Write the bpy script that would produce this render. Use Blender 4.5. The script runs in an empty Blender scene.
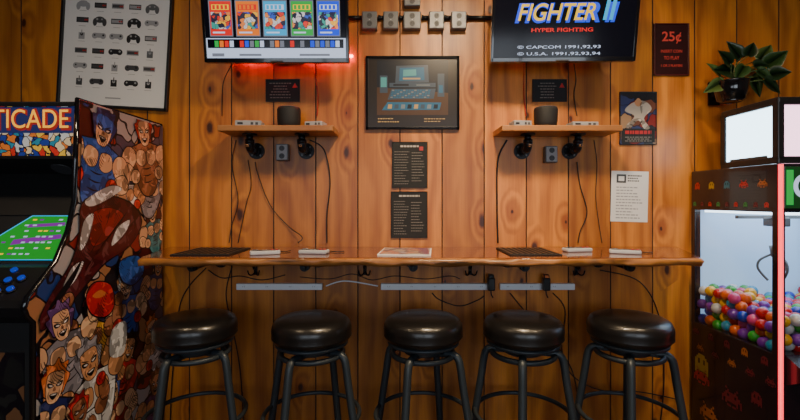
import bpy, bmesh, math, random
from mathutils import Vector, Matrix, Euler
random.seed(7)
D=2.30; F=440.0; HZ=1.32
def P(px,py,dep=0.0):
    d=D-dep
    return Vector(((px-400)*d/F,-dep,HZ+(200-py)*d/F))
# ---------------------------------------------------------------- materials
def nt(name):
    m=bpy.data.materials.new(name); m.use_nodes=True
    return m,m.node_tree,m.node_tree.nodes['Principled BSDF']
def mat(name,col,rough=.5,metal=0,emit=0,ecol=None,coat=0,bump=0,bscale=60,spec=.5):
    m,t,b=nt(name)
    b.inputs['Base Color'].default_value=(*col,1)
    b.inputs['Roughness'].default_value=rough
    b.inputs['Metallic'].default_value=metal
    b.inputs['Coat Weight'].default_value=coat
    b.inputs['Specular IOR Level'].default_value=spec
    if emit:
        b.inputs['Emission Color'].default_value=(*(ecol or col),1)
        b.inputs['Emission Strength'].default_value=emit
    if bump:
        tc=t.nodes.new('ShaderNodeTexCoord'); n=t.nodes.new('ShaderNodeTexNoise')
        n.inputs['Scale'].default_value=bscale
        t.links.new(tc.outputs['Object'],n.inputs['Vector'])
        bp=t.nodes.new('ShaderNodeBump'); bp.inputs['Strength'].default_value=bump; bp.inputs['Distance'].default_value=.002
        t.links.new(n.outputs['Fac'],bp.inputs['Height']); t.links.new(bp.outputs['Normal'],b.inputs['Normal'])
    return m
def M(t,op,a,b=None,c=None,clamp=False):
    n=t.nodes.new('ShaderNodeMath'); n.operation=op; n.use_clamp=clamp
    for i,v in enumerate((a,b,c)):
        if v is None: continue
        if isinstance(v,(int,float)): n.inputs[i].default_value=v
        else: t.links.new(v,n.inputs[i])
    return n.outputs[0]
def mixc(t,f,a,b,mode='MIX'):
    n=t.nodes.new('ShaderNodeMix'); n.data_type='RGBA'; n.blend_type=mode
    for s,v in ((0,f),(6,a),(7,b)):
        if isinstance(v,(int,float)): n.inputs[s].default_value=v
        elif isinstance(v,tuple): n.inputs[s].default_value=(*v,1)
        else: t.links.new(v,n.inputs[s])
    return n.outputs[2]
def wood(name,c1,c2,knot,axis='Z',plank=.22,rough=.36,kn=True,coat=0.0,lines=62,kd=.38,var=.42):
    m,t,b=nt(name)
    tc=t.nodes.new('ShaderNodeTexCoord'); s=t.nodes.new('ShaderNodeSeparateXYZ')
    t.links.new(tc.outputs['Object'],s.inputs[0])
    if axis=='Z': cr,al=s.outputs[0],s.outputs[2]
    else: cr,al=s.outputs[1],s.outputs[0]
    idx=M(t,'FLOOR',M(t,'DIVIDE',cr,plank))
    wn=t.nodes.new('ShaderNodeTexWhiteNoise'); wn.noise_dimensions='1D'; t.links.new(idx,wn.inputs['W'])
    rnd=wn.outputs['Value']
    A=M(t,'ADD',al,M(t,'MULTIPLY',rnd,23.7))
    def vec(sx,sz,off=0,flat=False):
        c=t.nodes.new('ShaderNodeCombineXYZ')
        t.links.new(M(t,'MULTIPLY',cr,sx),c.inputs[0]); t.links.new(M(t,'MULTIPLY',A,sz),c.inputs[1 if flat else 2])
        c.inputs[2 if flat else 1].default_value=off
        return c.outputs[0]
    def noise(v,sc=1,det=3):
        n=t.nodes.new('ShaderNodeTexNoise'); n.inputs['Scale'].default_value=sc; n.inputs['Detail'].default_value=det
        t.links.new(v,n.inputs['Vector']); return n.outputs['Fac']
    wob=noise(vec(34,20,5),1,2)
    vo=t.nodes.new('ShaderNodeTexVoronoi'); vo.voronoi_dimensions='2D'; vo.inputs['Scale'].default_value=1
    t.links.new(vec(4.2,2.3,0,True),vo.inputs['Vector'])
    sep=t.nodes.new('ShaderNodeSeparateColor'); t.links.new(vo.outputs['Color'],sep.inputs[0])
    has=M(t,'GREATER_THAN',sep.outputs[0],kd if kn else 2)
    size=M(t,'ADD',M(t,'MULTIPLY',M(t,'POWER',sep.outputs[1],1.6),.062),.018)
    dist=M(t,'ADD',vo.outputs['Distance'],M(t,'MULTIPLY',M(t,'SUBTRACT',wob,.5),.07))
    k=M(t,'MULTIPLY',M(t,'MULTIPLY',M(t,'SUBTRACT',1.5,M(t,'DIVIDE',dist,size),clamp=True),1.3,clamp=True),has,clamp=True)
    fall=M(t,'MULTIPLY',M(t,'SUBTRACT',1,M(t,'MULTIPLY',dist,3.4),clamp=True),has)
    low=noise(vec(3.5,.9,3))
    ph=M(t,'ADD',M(t,'ADD',M(t,'MULTIPLY',cr,lines),M(t,'MULTIPLY',low,30)),M(t,'MULTIPLY',fall,12))
    ring=M(t,'MULTIPLY_ADD',M(t,'SINE',ph),.5,.5)
    fine=noise(vec(110,3.5,7),1,4)
    blot=noise(vec(6,1.6,11),1,4)
    g=M(t,'ADD',M(t,'MULTIPLY',ring,.42),M(t,'ADD',M(t,'MULTIPLY',fine,.55),M(t,'MULTIPLY',blot,.85)))
    g=M(t,'SUBTRACT',g,.48,clamp=True)
    col=mixc(t,g,c1,c2)
    br=M(t,'MULTIPLY_ADD',rnd,var,1-var*.6)
    hv=t.nodes.new('ShaderNodeHueSaturation'); t.links.new(col,hv.inputs['Color']); t.links.new(br,hv.inputs['Value'])
    col=mixc(t,M(t,'MULTIPLY',M(t,'POWER',fall,2.6),.9),hv.outputs[0],(c2[0]*.75,c2[1]*.42,c2[2]*.4))
    col=mixc(t,M(t,'MULTIPLY',k,.92),col,knot)
    t.links.new(col,b.inputs['Base Color'])
    b.inputs['Roughness'].default_value=rough; b.inputs['Coat Weight'].default_value=coat
    bp=t.nodes.new('ShaderNodeBump'); bp.inputs['Strength'].default_value=.12; bp.inputs['Distance'].default_value=.002
    t.links.new(fine,bp.inputs['Height']); t.links.new(bp.outputs['Normal'],b.inputs['Normal'])
    return m
def comic(name,scale,pal,emit=0,line=.03,rough=.3,dist=.25):
    m,t,b=nt(name)
    tc=t.nodes.new('ShaderNodeTexCoord'); n=t.nodes.new('ShaderNodeTexNoise'); n.inputs['Scale'].default_value=scale*.7
    t.links.new(tc.outputs['Object'],n.inputs['Vector'])
    v=t.nodes.new('ShaderNodeVectorMath'); v.operation='MULTIPLY_ADD'
    t.links.new(n.outputs['Color'],v.inputs[0]); v.inputs[1].default_value=(dist,)*3; t.links.new(tc.outputs['Object'],v.inputs[2])
    a=t.nodes.new('ShaderNodeTexVoronoi'); a.inputs['Scale'].default_value=scale; t.links.new(v.outputs[0],a.inputs['Vector'])
    e=t.nodes.new('ShaderNodeTexVoronoi'); e.feature='DISTANCE_TO_EDGE'; e.inputs['Scale'].default_value=scale; t.links.new(v.outputs[0],e.inputs['Vector'])
    sp=t.nodes.new('ShaderNodeSeparateColor'); t.links.new(a.outputs['Color'],sp.inputs[0])
    r=t.nodes.new('ShaderNodeValToRGB'); r.color_ramp.interpolation='CONSTANT'
    els=r.color_ramp.elements
    while len(els)<len(pal): els.new(.5)
    for i,c in enumerate(pal):
        els[i].position=i/len(pal)
    for i,c in enumerate(pal): els[i].color=(*c,1)
    t.links.new(sp.outputs[0],r.inputs[0])
    col=mixc(t,M(t,'LESS_THAN',e.outputs['Distance'],line),r.outputs[0],(.008,.006,.01))
    t.links.new(col,b.inputs['Base Color']); b.inputs['Roughness'].default_value=rough
    if emit:
        t.links.new(col,b.inputs['Emission Color']); b.inputs['Emission Strength'].default_value=emit
    return m
def inked(name,col):
    m,t,b=nt(name)
    tc=t.nodes.new('ShaderNodeTexCoord'); s=t.nodes.new('ShaderNodeSeparateXYZ'); t.links.new(tc.outputs['Object'],s.inputs[0])
    def noise(sc,det=1,off=0):
        n=t.nodes.new('ShaderNodeTexNoise'); n.inputs['Scale'].default_value=sc; n.inputs['Detail'].default_value=det; n.inputs['Distortion'].default_value=.4+off
        t.links.new(tc.outputs['Object'],n.inputs['Vector']); return n.outputs['Fac']
    n1=noise(15); n2=noise(20,1,.6); n3=noise(9)
    c=mixc(t,M(t,'GREATER_THAN',n1,.55),col,tuple(x*.5 for x in col))
    c=mixc(t,M(t,'GREATER_THAN',n2,.60),c,tuple(min(.9,x*1.35+.03) for x in col))
    w=M(t,'SINE',M(t,'ADD',M(t,'MULTIPLY',M(t,'ADD',s.outputs[1],M(t,'MULTIPLY',s.outputs[2],.8)),480),M(t,'MULTIPLY',n3,40)))
    hat=M(t,'MULTIPLY',M(t,'GREATER_THAN',w,.55),M(t,'GREATER_THAN',n3,.60))
    c=mixc(t,M(t,'MULTIPLY',hat,.8),c,(.012,.008,.01))
    t.links.new(c,b.inputs['Base Color']); b.inputs['Roughness'].default_value=.3
    return m
WALL=wood('pine_planks',(.70,.25,.034),(.25,.058,.009),(.035,.008,.003),rough=.38,kd=.42,var=.5)
SLAB=wood('live_edge_wood',(.27,.08,.018),(.08,.018,.006),(.03,.008,.004),axis='X',plank=.5,rough=.15,coat=.6,lines=45)
BARK=wood('bark_edge',(.60,.24,.055),(.03,.010,.005),(.02,.006,.004),axis='X',plank=.9,rough=.35,kd=.2,lines=20)
SHW=wood('shelf_pine',(.55,.24,.065),(.28,.09,.025),(.1,.03,.01),axis='X',plank=.5,rough=.4,kn=False)
FLOOR=wood('floor_boards',(.10,.055,.03),(.05,.025,.014),(.02,.01,.006),axis='X',plank=.14,rough=.4)
SIDEW=mat('painted_wall',(.12,.085,.06),.7,bump=.3)
CEIL=mat('ceiling_paint',(.16,.13,.11),.85,bump=.3)
BLK=mat('black_plastic',(.010,.010,.012),.35)
GLB=mat('gloss_black',(.005,.005,.007),.12,coat=.5)
MTB=mat('matte_black',(.009,.009,.010),.7)
IRON=mat('black_iron_pipe',(.014,.014,.016),.38,.6,bump=.4)
STM=mat('stool_steel',(.030,.040,.050),.42,.25)
VINYL=mat('black_vinyl',(.009,.008,.008),.31,coat=.15,bump=.25,bscale=180)
WHT=mat('white_plastic',(.80,.83,.88),.4)
PAP=mat('white_paper',(.74,.72,.70),.8)
LGR=mat('light_gray',(.32,.32,.33),.45)
GRY=mat('gray_metal_box',(.13,.135,.145),.4,.3)
DGR=mat('dark_gray',(.05,.05,.055),.5)
RED=mat('red_paint',(.42,.012,.01),.4)
ORG=mat('orange_plug',(.75,.17,.02),.4)
INK=mat('ink_black',(.008,.008,.010),.6)
def glass(name):
    m=bpy.data.materials.new(name); m.use_nodes=True; t=m.node_tree; t.nodes.clear()
    o=t.nodes.new('ShaderNodeOutputMaterial'); mx=t.nodes.new('ShaderNodeMixShader'); tr=t.nodes.new('ShaderNodeBsdfTransparent'); g=t.nodes.new('ShaderNodeBsdfGlossy')
    lw=t.nodes.new('ShaderNodeLayerWeight'); lw.inputs['Blend'].default_value=.5; g.inputs['Roughness'].default_value=.02
    f=M(t,'MULTIPLY_ADD',M(t,'POWER',lw.outputs['Facing'],4),.7,.05)
    tr.inputs['Color'].default_value=(.95,.97,.98,1)
    t.links.new(f,mx.inputs[0]); t.links.new(tr.outputs[0],mx.inputs[1]); t.links.new(g.outputs[0],mx.inputs[2]); t.links.new(mx.outputs[0],o.inputs[0])
    return m
GLS=glass('window_glass')
# ---------------------------------------------------------------- builder
def crom(pts,res=8,closed=False):
    pts=[Vector(p) for p in pts]; n=len(pts); out=[]
    rng=range(n) if closed else range(n-1)
    for i in rng:
        if closed: a,b,c,d=pts[(i-1)%n],pts[i],pts[(i+1)%n],pts[(i+2)%n]
        else: a,b,c,d=pts[max(i-1,0)],pts[i],pts[i+1],pts[min(i+2,n-1)]
        for k in range(res):
            s=k/res
            out.append(.5*((2*b)+(c-a)*s+(2*a-5*b+4*c-d)*s*s+(3*b-a-3*c+d)*s**3))
    if not closed: out.append(pts[-1])
    return out
class B:
    def __init__(s,name,loc=(0,0,0),rot=(0,0,0)):
        s.name=name; s.bm=bmesh.new(); s.mats=[]; s.loc=Vector(loc); s.rot=rot
    def mi(s,m):
        if m not in s.mats: s.mats.append(m)
        return s.mats.index(m)
    def _fin(s,vs,m,smooth):
        fs=set(f for v in vs for f in v.link_faces); i=s.mi(m)
        for f in fs: f.material_index=i; f.smooth=smooth
        return fs
    def box(s,c,sz,m,bev=0,rot=None,seg=2):
        Mx=Matrix.Translation(c)@(Euler(rot).to_matrix().to_4x4() if rot else Matrix.Identity(4))@Matrix.Diagonal((*sz,1))
        r=bmesh.ops.create_cube(s.bm,size=1,matrix=Mx); s._fin(r['verts'],m,False)
        if bev:
            es=list(set(e for v in r['verts'] for e in v.link_edges))
            bmesh.ops.bevel(s.bm,geom=es,offset=bev,segments=seg,affect='EDGES',profile=.5)
    def bb(s,x0,x1,y0,y1,z0,z1,m,bev=0):
        s.box(((x0+x1)/2,(y0+y1)/2,(z0+z1)/2),(abs(x1-x0),abs(y1-y0),abs(z1-z0)),m,bev)
    def cyl(s,p0,p1,r,m,r2=None,seg=24):
        p0=Vector(p0);p1=Vector(p1);d=p1-p0
        q=d.to_track_quat('Z','Y').to_matrix().to_4x4()
        rr=bmesh.ops.create_cone(s.bm,cap_ends=True,segments=seg,radius1=r,radius2=r if r2 is None else r2,depth=d.length,matrix=Matrix.Translation((p0+p1)/2)@q)
        fs=s._fin(rr['verts'],m,True)
        for f in fs:
            if len(f.verts)>4: f.smooth=False
    def ball(s,c,r,m,u=14,v=9):
        c=Vector(c); i0=s.mi(m); nv=s.bm.verts.new; nf=s.bm.faces.new
        top=nv(c+Vector((0,0,r))); bot=nv(c-Vector((0,0,r))); rings=[]
        for k in range(1,v):
            a=math.pi*k/v; rings.append([nv(c+Vector((r*math.sin(a)*math.cos(2*math.pi*q/u),r*math.sin(a)*math.sin(2*math.pi*q/u),r*math.cos(a)))) for q in range(u)])
        for q in range(u):
            q2=(q+1)%u
            fs=[nf((top,rings[0][q],rings[0][q2])),nf((bot,rings[-1][q2],rings[-1][q]))]
            for A_,B_ in zip(rings[:-1],rings[1:]): fs.append(nf((A_[q],B_[q],B_[q2],A_[q2])))
            for f in fs: f.material_index=i0; f.smooth=True
    def tube(s,pts,r,m,seg=8,res=8,closed=False,raw=False):
        p=[Vector(q) for q in pts] if raw else crom(pts,res,closed)
        n=len(p); rings=[]; up=None
        for i in range(n):
            if closed: t=p[(i+1)%n]-p[(i-1)%n]
            else: t=p[min(i+1,n-1)]-p[max(i-1,0)]
            if t.length<1e-9: t=Vector((0,0,1))
            t.normalize()
            if up is None: up=t.orthogonal().normalized()
            up=(up-t*up.dot(t))
            if up.length<1e-6: up=t.orthogonal()
            up.normalize(); w=t.cross(up)
            rings.append([s.bm.verts.new(p[i]+(up*math.cos(a)+w*math.sin(a))*r) for a in [2*math.pi*k/seg for k in range(seg)]])
        i0=s.mi(m)
        for i in range(n if closed else n-1):
            A,Bq=rings[i],rings[(i+1)%n]
            for k in range(seg):
                f=s.bm.faces.new((A[k],A[(k+1)%seg],Bq[(k+1)%seg],Bq[k])); f.material_index=i0; f.smooth=True
        if not closed:
            for rg in (rings[0],rings[-1]):
                f=s.bm.faces.new(rg); f.material_index=i0
    def lathe(s,prof,m,c=(0,0,0),seg=48):
        c=Vector(c); rings=[]; i0=s.mi(m)
        for r,z in prof:
            if r<1e-6: rings.append([s.bm.verts.new(c+Vector((0,0,z)))])
            else: rings.append([s.bm.verts.new(c+Vector((r*math.cos(2*math.pi*k/seg),r*math.sin(2*math.pi*k/seg),z))) for k in range(seg)])
        for A,Bq in zip(rings[:-1],rings[1:]):
            for k in range(seg):
                k2=(k+1)%seg
                if len(A)==1 and len(Bq)==1: break
                if len(A)==1: vs=(A[0],Bq[k],Bq[k2])
                elif len(Bq)==1: vs=(A[k],A[k2],Bq[0])
                else: vs=(A[k],A[k2],Bq[k2],Bq[k])
                f=s.bm.faces.new(vs); f.material_index=i0; f.smooth=True
    def poly(s,pts,m,smooth=False):
        f=s.bm.faces.new([s.bm.verts.new(Vector(p)) for p in pts]); f.material_index=s.mi(m); f.smooth=smooth
    def quad(s,x0,x1,z0,z1,y,m): s.poly([(x0,y,z0),(x1,y,z0),(x1,y,z1),(x0,y,z1)],m)
    def prism(s,pts,off,m):
        off=Vector(off); a=[s.bm.verts.new(Vector(p)) for p in pts]; b=[s.bm.verts.new(Vector(p)+off) for p in pts]; i0=s.mi(m); n=len(a)
        for vs in [a,b[::-1]]+[(a[i],b[i],b[(i+1)%n],a[(i+1)%n]) for i in range(n)]:
            f=s.bm.faces.new(vs); f.material_index=i0
    def done(s,recalc=True,parent=None):
        if recalc: bmesh.ops.recalc_face_normals(s.bm,faces=s.bm.faces)
        me=bpy.data.meshes.new(s.name); s.bm.to_mesh(me); s.bm.free()
        for m in s.mats: me.materials.append(m)
        o=bpy.data.objects.new(s.name,me); bpy.context.collection.objects.link(o)
        o.location=s.loc; o.rotation_euler=s.rot
        if parent: o.parent=parent
        return o
def text(parent,name,body,loc,size,m,rot=(math.pi/2,0,0),width=None,ext=.0004,shear=0,off=0):
    c=bpy.data.curves.new(name,'FONT'); c.body=body; c.size=size; c.align_x='CENTER'; c.align_y='CENTER'; c.extrude=ext; c.shear=shear; c.offset=off
    c.materials.append(m)
    o=bpy.data.objects.new(name,c); bpy.context.collection.objects.link(o); o.location=loc; o.rotation_euler=rot
    bpy.context.view_layer.update()
    if width and o.dimensions.x>0: o.scale.x=width/o.dimensions.x
    if parent: o.parent=parent
    return o
def lines(b,x0,x1,z0,z1,y,n,m,th=.35,align='L',seed=0):
    r=random.Random(seed); h=(z1-z0)/n
    for i in range(n):
        zc=z1-h*(i+.5); w=(x1-x0)*r.uniform(.55,1)
        a=x0 if align=='L' else (x0+x1)/2-w/2
        e=a+w; x=a
        while x<e-.001:
            ww=min(r.uniform(.008,.022)*(x1-x0)/.14,e-x); b.quad(x,x+ww,zc-h*th/2,zc+h*th/2,y,m); x+=ww+.004*(x1-x0)/.14
# ---------------------------------------------------------------- room
RX0,RX1,RY0,ZC=-2.6,2.6,-4.6,2.75
b=B('wall_back'); w=.22; i=math.floor(RX0/w)
b.bb(RX0,RX1,.018,.05,0,ZC,MTB)
while i*w<RX1:
    b.bb(max(i*w+.0006,RX0),min((i+1)*w-.0006,RX1),0,.02,0,ZC,WALL,.0025); i+=1
b.done()
b=B('floor'); b.bb(RX0,RX1,RY0,.05,-.05,0,FLOOR); b.done()
b=B('ceiling'); b.bb(RX0,RX1,RY0,.05,ZC,ZC+.05,CEIL); b.done()
for nm,x in (('wall_left',RX0-.05),('wall_right',RX1)):
    b=B(nm); b.bb(x,x+.05,RY0,.05,0,ZC,SIDEW); b.done()
b=B('wall_front')
b.bb(RX0,RX1,RY0-.1,RY0,0,.9,SIDEW); b.bb(RX0,RX1,RY0-.1,RY0,2.3,ZC,SIDEW)
for x0,x1 in ((RX0,-2.0),(-.15,.15),(2.0,RX1)): b.bb(x0,x1,RY0-.1,RY0,.9,2.3,SIDEW)
b.done()
for k,(x0,x1) in enumerate(((-2.0,-.15),(.15,2.0))):
    b=B('window_%d'%(k+1))
    for xx in (x0+.025,(x0+x1)/2,x1-.025): b.bb(xx-.025,xx+.025,RY0-.08,RY0-.02,.9,2.3,WHT,.004)
    for zz in (.925,2.275): b.bb(x0,x1,RY0-.08,RY0-.02,zz-.025,zz+.025,WHT,.004)
    b.bb(x0+.03,x1-.03,RY0-.055,RY0-.05,.93,2.27,GLS)
    b.done()
b=B('baseboard_back'); b.bb(RX0,RX1,-.015,0,0,.10,BARK,.003); b.done()
# ---------------------------------------------------------------- stools
def stool(x,y,ang,dz=0):
    b=B('bar_stool',(x,y,0),(0,0,ang)); h=.020+dz
    b.lathe([(r_,z_+h) for r_,z_ in [(0,.787),(.06,.787),(.11,.785),(.145,.779),(.163,.768),(.1725,.75),(.175,.73),(.173,.712),(.1745,.707),(.1745,.701),(.170,.698),(.166,.69),(.158,.682),(.14,.678),(0,.678)]],VINYL)
    b.lathe([(.150,.680+h),(.158,.678+h),(.158,.668+h),(.150,.664+h),(0,.664+h)],STM)
    b.cyl((0,0,.650),(0,0,.668+h),.085,STM)
    b.tube([(.135*math.cos(a),.135*math.sin(a),.645) for a in [2*math.pi*k/40 for k in range(40)]],.012,STM,closed=True,raw=True)
    for sx_ in (0,1):
        b.box((0,0,.648),(.26,.03,.012),STM,.002,rot=(0,0,math.pi/4+sx_*math.pi/2))
    for k in range(4):
        a=math.pi/4+k*math.pi/2; c,s_=math.cos(a),math.sin(a)
        b.tube([(r*c,r*s_,z) for r,z in ((.10,.654),(.14,.653),(.160,.640),(.170,.61),(.182,.53),(.200,.42),(.232,.22),(.268,.012))],.0165,STM,seg=12,res=6)
        b.cyl((.268*c,.268*s_,0),(.2685*c,.2685*s_,.025),.020,MTB)
    b.tube([(.209*math.cos(a),.209*math.sin(a),.375) for a in [2*math.pi*k/56 for k in range(56)]],.010,STM,closed=True,raw=True)
    b.done()
for px,ang,dz in ((196,.42,.006),(312,.40,0),(423,.36,.004),(523,.5,.0),(629,.35,.004)):
    stool((px-400)*1.95/F,-.35,ang,dz)
# ---------------------------------------------------------------- counter
CT=1.0765; CD=.47
b=B('live_edge_counter'); n=170; rr=random.Random(3)
ph=[rr.uniform(0,6) for _ in range(8)]
def wob(x,k): return .008*math.sin(5*x+ph[k])+.006*math.sin(13*x+ph[k+1])+.003*math.sin(31*x+ph[k+2])+.0018*math.sin(77*x+ph[k+3])
rows=[]; XL,XR=-1.094,1.264
for i in range(n+1):
    t=i/n; xf=XL+t*(XR-XL); xb=-1.195+t*(1.44+1.195)
    th=.034
    pr=[(0,0),(-CD+.03,0),(-CD+.012+wob(xf,0),-.002),(-CD+.003+wob(xf,1),-.011),(-CD+.002+wob(xf,2),-.023),(-CD+.015+wob(xf,3),-.033+.004*math.sin(23*xf)),(-CD+.04,-th),(0,-th)]
    row=[]
    for y,z in pr:
        s=min(1,-y/CD); e=.010*math.sin(38*y+2)*(1 if i in(0,n) else 0)
        row.append(b.bm.verts.new((xb+(xf-xb)*s+e*(-1 if i==0 else 1)*.5,y-.001,CT+z)))
    rows.append(row)
sm,bk=b.mi(SLAB),b.mi(BARK)
for A,C_ in zip(rows[:-1],rows[1:]):
    for k in range(8):
        f=b.bm.faces.new((A[k],A[(k+1)%8],C_[(k+1)%8],C_[k])); f.smooth=k in(1,2,3,4,5); f.material_index=bk if k in(2,3,4,5) else sm
for rw in (rows[0],rows[-1]):
    f=b.bm.faces.new(rw); f.material_index=bk
b.done()
for px in (195,306,413,523,627):
    x=(px-400)*2.0/F
    b=B('pipe_bracket'); z=CT-.034-.0225
    b.cyl((x,-.001,z-.016),(x,-.012,z-.016),.036,IRON); b.cyl((x,-.012,z-.004),(x,-.03,z-.002),.022,IRON)
    b.cyl((x,-.02,z),(x,-.31,z),.0165,IRON); b.cyl((x,-.30,z),(x,-.335,z),.0205,IRON); b.box((x,-.342,z),(.018,.016,.018),IRON,.002)
    b.box((x,-.315,z+.014),(.11,.028,.006),IRON,.001)
    b.done()
for px in (256,365,470,576):
    p=P(px,270,0); b=B('coat_hook')
    b.box((p.x,-.004,p.z),(.018,.006,.05),IRON,.002)
    for s in (-1,1): b.tube([(p.x,-.006,p.z-.005),(p.x+s*.012,-.02,p.z-.022),(p.x+s*.024,-.035,p.z-.018),(p.x+s*.03,-.04,p.z+.004)],.0036,IRON)
    b.tube([(p.x,-.006,p.z+.015),(p.x,-.035,p.z+.01),(p.x,-.05,p.z+.03)],.0035,IRON)
    b.done()
for a,c in ((238,323),(381,490),(499,573)):
    p0=P(a,282.8);p1=P(c,289); b=B('power_strip')
    b.bb(p0.x,p1.x,-.028,0,p1.z,p0.z,WHT,.003)
    k=p0.x+.04
    while k<p1.x-.03:
        b.box((k,-.0285,(p0.z+p1.z)/2),(.022,.002,.022),WHT,.0005)
        for dx in (-.004,.004): b.box((k+dx,-.0298,(p0.z+p1.z)/2+.002),(.0012,.001,.006),DGR)
        k+=.12
    b.done()
# ---------------------------------------------------------------- shelves
def shelf(px0,px1,brx,depth=.2):
    x0=(px0-400)*(D-depth)/F; x1=(px1-400)*(D-depth)/F
    b=B('wall_shelf'); b.bb(x0,x1,-depth,-.001,1.650,1.678,SHW,.004)
    for px in brx:
        x=(px-400)*(D-.06)/F; z=1.575; yy=-.11
        b.cyl((x,-.001,z),(x,-.008,z),.042,IRON,seg=28); b.cyl((x,-.008,z),(x,-.028,z),.024,IRON)
        for q in range(4):
            a=q*math.pi/2+.78; b.cyl((x+.03*math.cos(a),-.008,z+.03*math.sin(a)),(x+.03*math.cos(a),-.011,z+.03*math.sin(a)),.005,GRY,seg=8)
        b.cyl((x,-.02,z),(x,yy+.03,z),.0165,IRON); b.cyl((x,yy+.045,z),(x,yy+.02,z),.023,IRON)
        b.tube([(x,yy+.03,z),(x,yy+.008,z+.003),(x,yy,z+.018),(x,yy,z+.035)],.0205,IRON,seg=14)
        b.cyl((x,yy,z+.025),(x,yy,z+.045),.023,IRON); b.cyl((x,yy,z+.04),(x,yy,1.645),.0165,IRON); b.cyl((x,yy,1.642),(x,yy,1.6495),.036,IRON)
        b.box((x,yy-.028,z+.012),(.012,.02,.012),IRON,.002)
    b.done(); return x0,x1
shelf(217,333,(253,304)); shelf(502,623,(525,574))
ST=1.678
def sx(px,dep=.12): return (px-400)*(D-dep)/F
for px in (288,547):
    b=B('smart_speaker',(sx(px),-.10,ST)); b.lathe([(0,0),(.045,0),(.052,.006),(.057,.03),(.058,.09),(.055,.1),(.047,.103),(.03,.1),(0,.098)],MTB)
    b.tube([(.052*math.cos(a),.052*math.sin(a),.101) for a in [k*math.pi/12 for k in range(24)]],.003,DGR,closed=True,raw=True,seg=6); b.done()
def cons(px,w_,d_,h_,m,rz=0,dep=.12):
    b=B('mini_console',(sx(px,dep),-dep,ST),(0,0,rz))
    b.box((0,0,h_/2),(w_,d_,h_),m,.004); b.box((0,.01,h_+.003),(w_*.5,d_*.4,.006),DGR,.002)
    b.box((-w_*.3,-d_/2-.001,h_*.5),(w_*.2,.002,h_*.3),INK)
    for s in (0,.18): b.box((w_*(.15+s),-d_/2-.001,h_*.5),(w_*.1,.002,h_*.4),DGR)
    b.done()
cons(250,.125,.08,.03,LGR,.1); cons(316,.09,.08,.026,LGR,-.15); cons(520,.09,.08,.03,LGR,.1); cons(582,.13,.08,.024,LGR,.05)
def pad(x,y,z,rz=0,m=WHT,name='game_controller'):
    b=B(name,(x,y,z),(0,0,rz))
    b.box((0,0,.009),(.13,.055,.018),m,.006,seg=3)
    b.box((0,0,.0185),(.118,.034,.001),DGR)
    b.box((-.042,0,.020),(.024,.008,.005),INK,.001); b.box((-.042,0,.020),(.008,.024,.005),INK,.001)
    for i in (0,1): b.cyl((.03+i*.02,-.005,.018),(.03+i*.02,-.005,.0225),.007,RED,seg=14)
    for i in (0,1): b.box((-.008+i*.014,-.005,.0195),(.009,.004,.003),INK,.001)
    b.tube([(0,.027,.01),(.01,.05,.006),(.05,.07,.004),(.09,.05,.004),(.12,.075,.004)],.0022,INK,seg=6)
    b.done()
PADM=mat('pad_gray',(.50,.50,.52),.4)
for px,dep,rz in ((265,.33,.35),(314,.30,-.15),(577,.22,.2),(625,.30,-.4)): pad((px-400)*(D-dep)/F,-dep,CT,rz,PADM)
def mat_(px,w_,dep=.24):
    b=B('drink_mat',((px-400)*(D-dep)/F,-dep,CT)); b.box((0,0,.003),(w_,.28,.006),MTB,.002)
    for i in range(9):
        b.box((-w_/2+w_*(i+.5)/9,0,.0068),(.008,.27,.0018),BLK)
    b.done()
mat_(213,.26); mat_(527,.23)
b=B('magazine',((406-400)*2.06/F,-.25,CT),(0,0,-.08)); b.box((0,0,.003),(.235,.27,.006),PAP,.001)
MAG=comic('magazine_cover',18,[(.4,.35,.42),(.20,.08,.16),(.5,.4,.3),(.08,.08,.12),(.5,.22,.15)],line=.01); b.box((0,0,.0065),(.22,.255,.001),MAG); b.done()
# ---------------------------------------------------------------- outlets & conduit
def outlet(px,py,name='outlet_box',w_=.075,h_=.085):
    p=P(px,py); b=B(name,(p.x,0,p.z)); b.box((0,-.021,0),(w_,.04,h_),GRY,.004); b.box((0,-.042,0),(w_*.9,.003,h_*.92),LGR if name=='outlet_box' else GRY,.001)
    for s in (-1,1):
        b.cyl((0,-.043,s*.02),(0,-.0455,s*.02),.014,DGR,seg=18)
        for dx in (-.005,.005): b.box((dx,-.0462,s*.02+.002),(.002,.001,.007),INK)
    b.cyl((0,-.043,0),(0,-.045,0),.003,LGR,seg=8)
    b.done()
outlet(284,153,w_=.062); outlet(549,155,w_=.062)
for px in (370,391,412,436,458): outlet(px,23,'junction_box',.078 if px!=412 else .09,.09)
outlet(412,1,'junction_box',.085,.085)
b=B('electrical_conduit')
z=P(0,20).z
for a,c in [(346,362),(378,383.5),(399,403),(421.5,428),(444,450),(466,498)]:
    x0=P(a,0).x; x1=P(c,0).x
    b.cyl((x0,-.015,z+.005),(x1,-.015,z+.005),.011,IRON,seg=14); b.cyl((x0,-.015,z+.005),(x0+.010,-.015,z+.005),.014,IRON,seg=14)
b.done()
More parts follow.
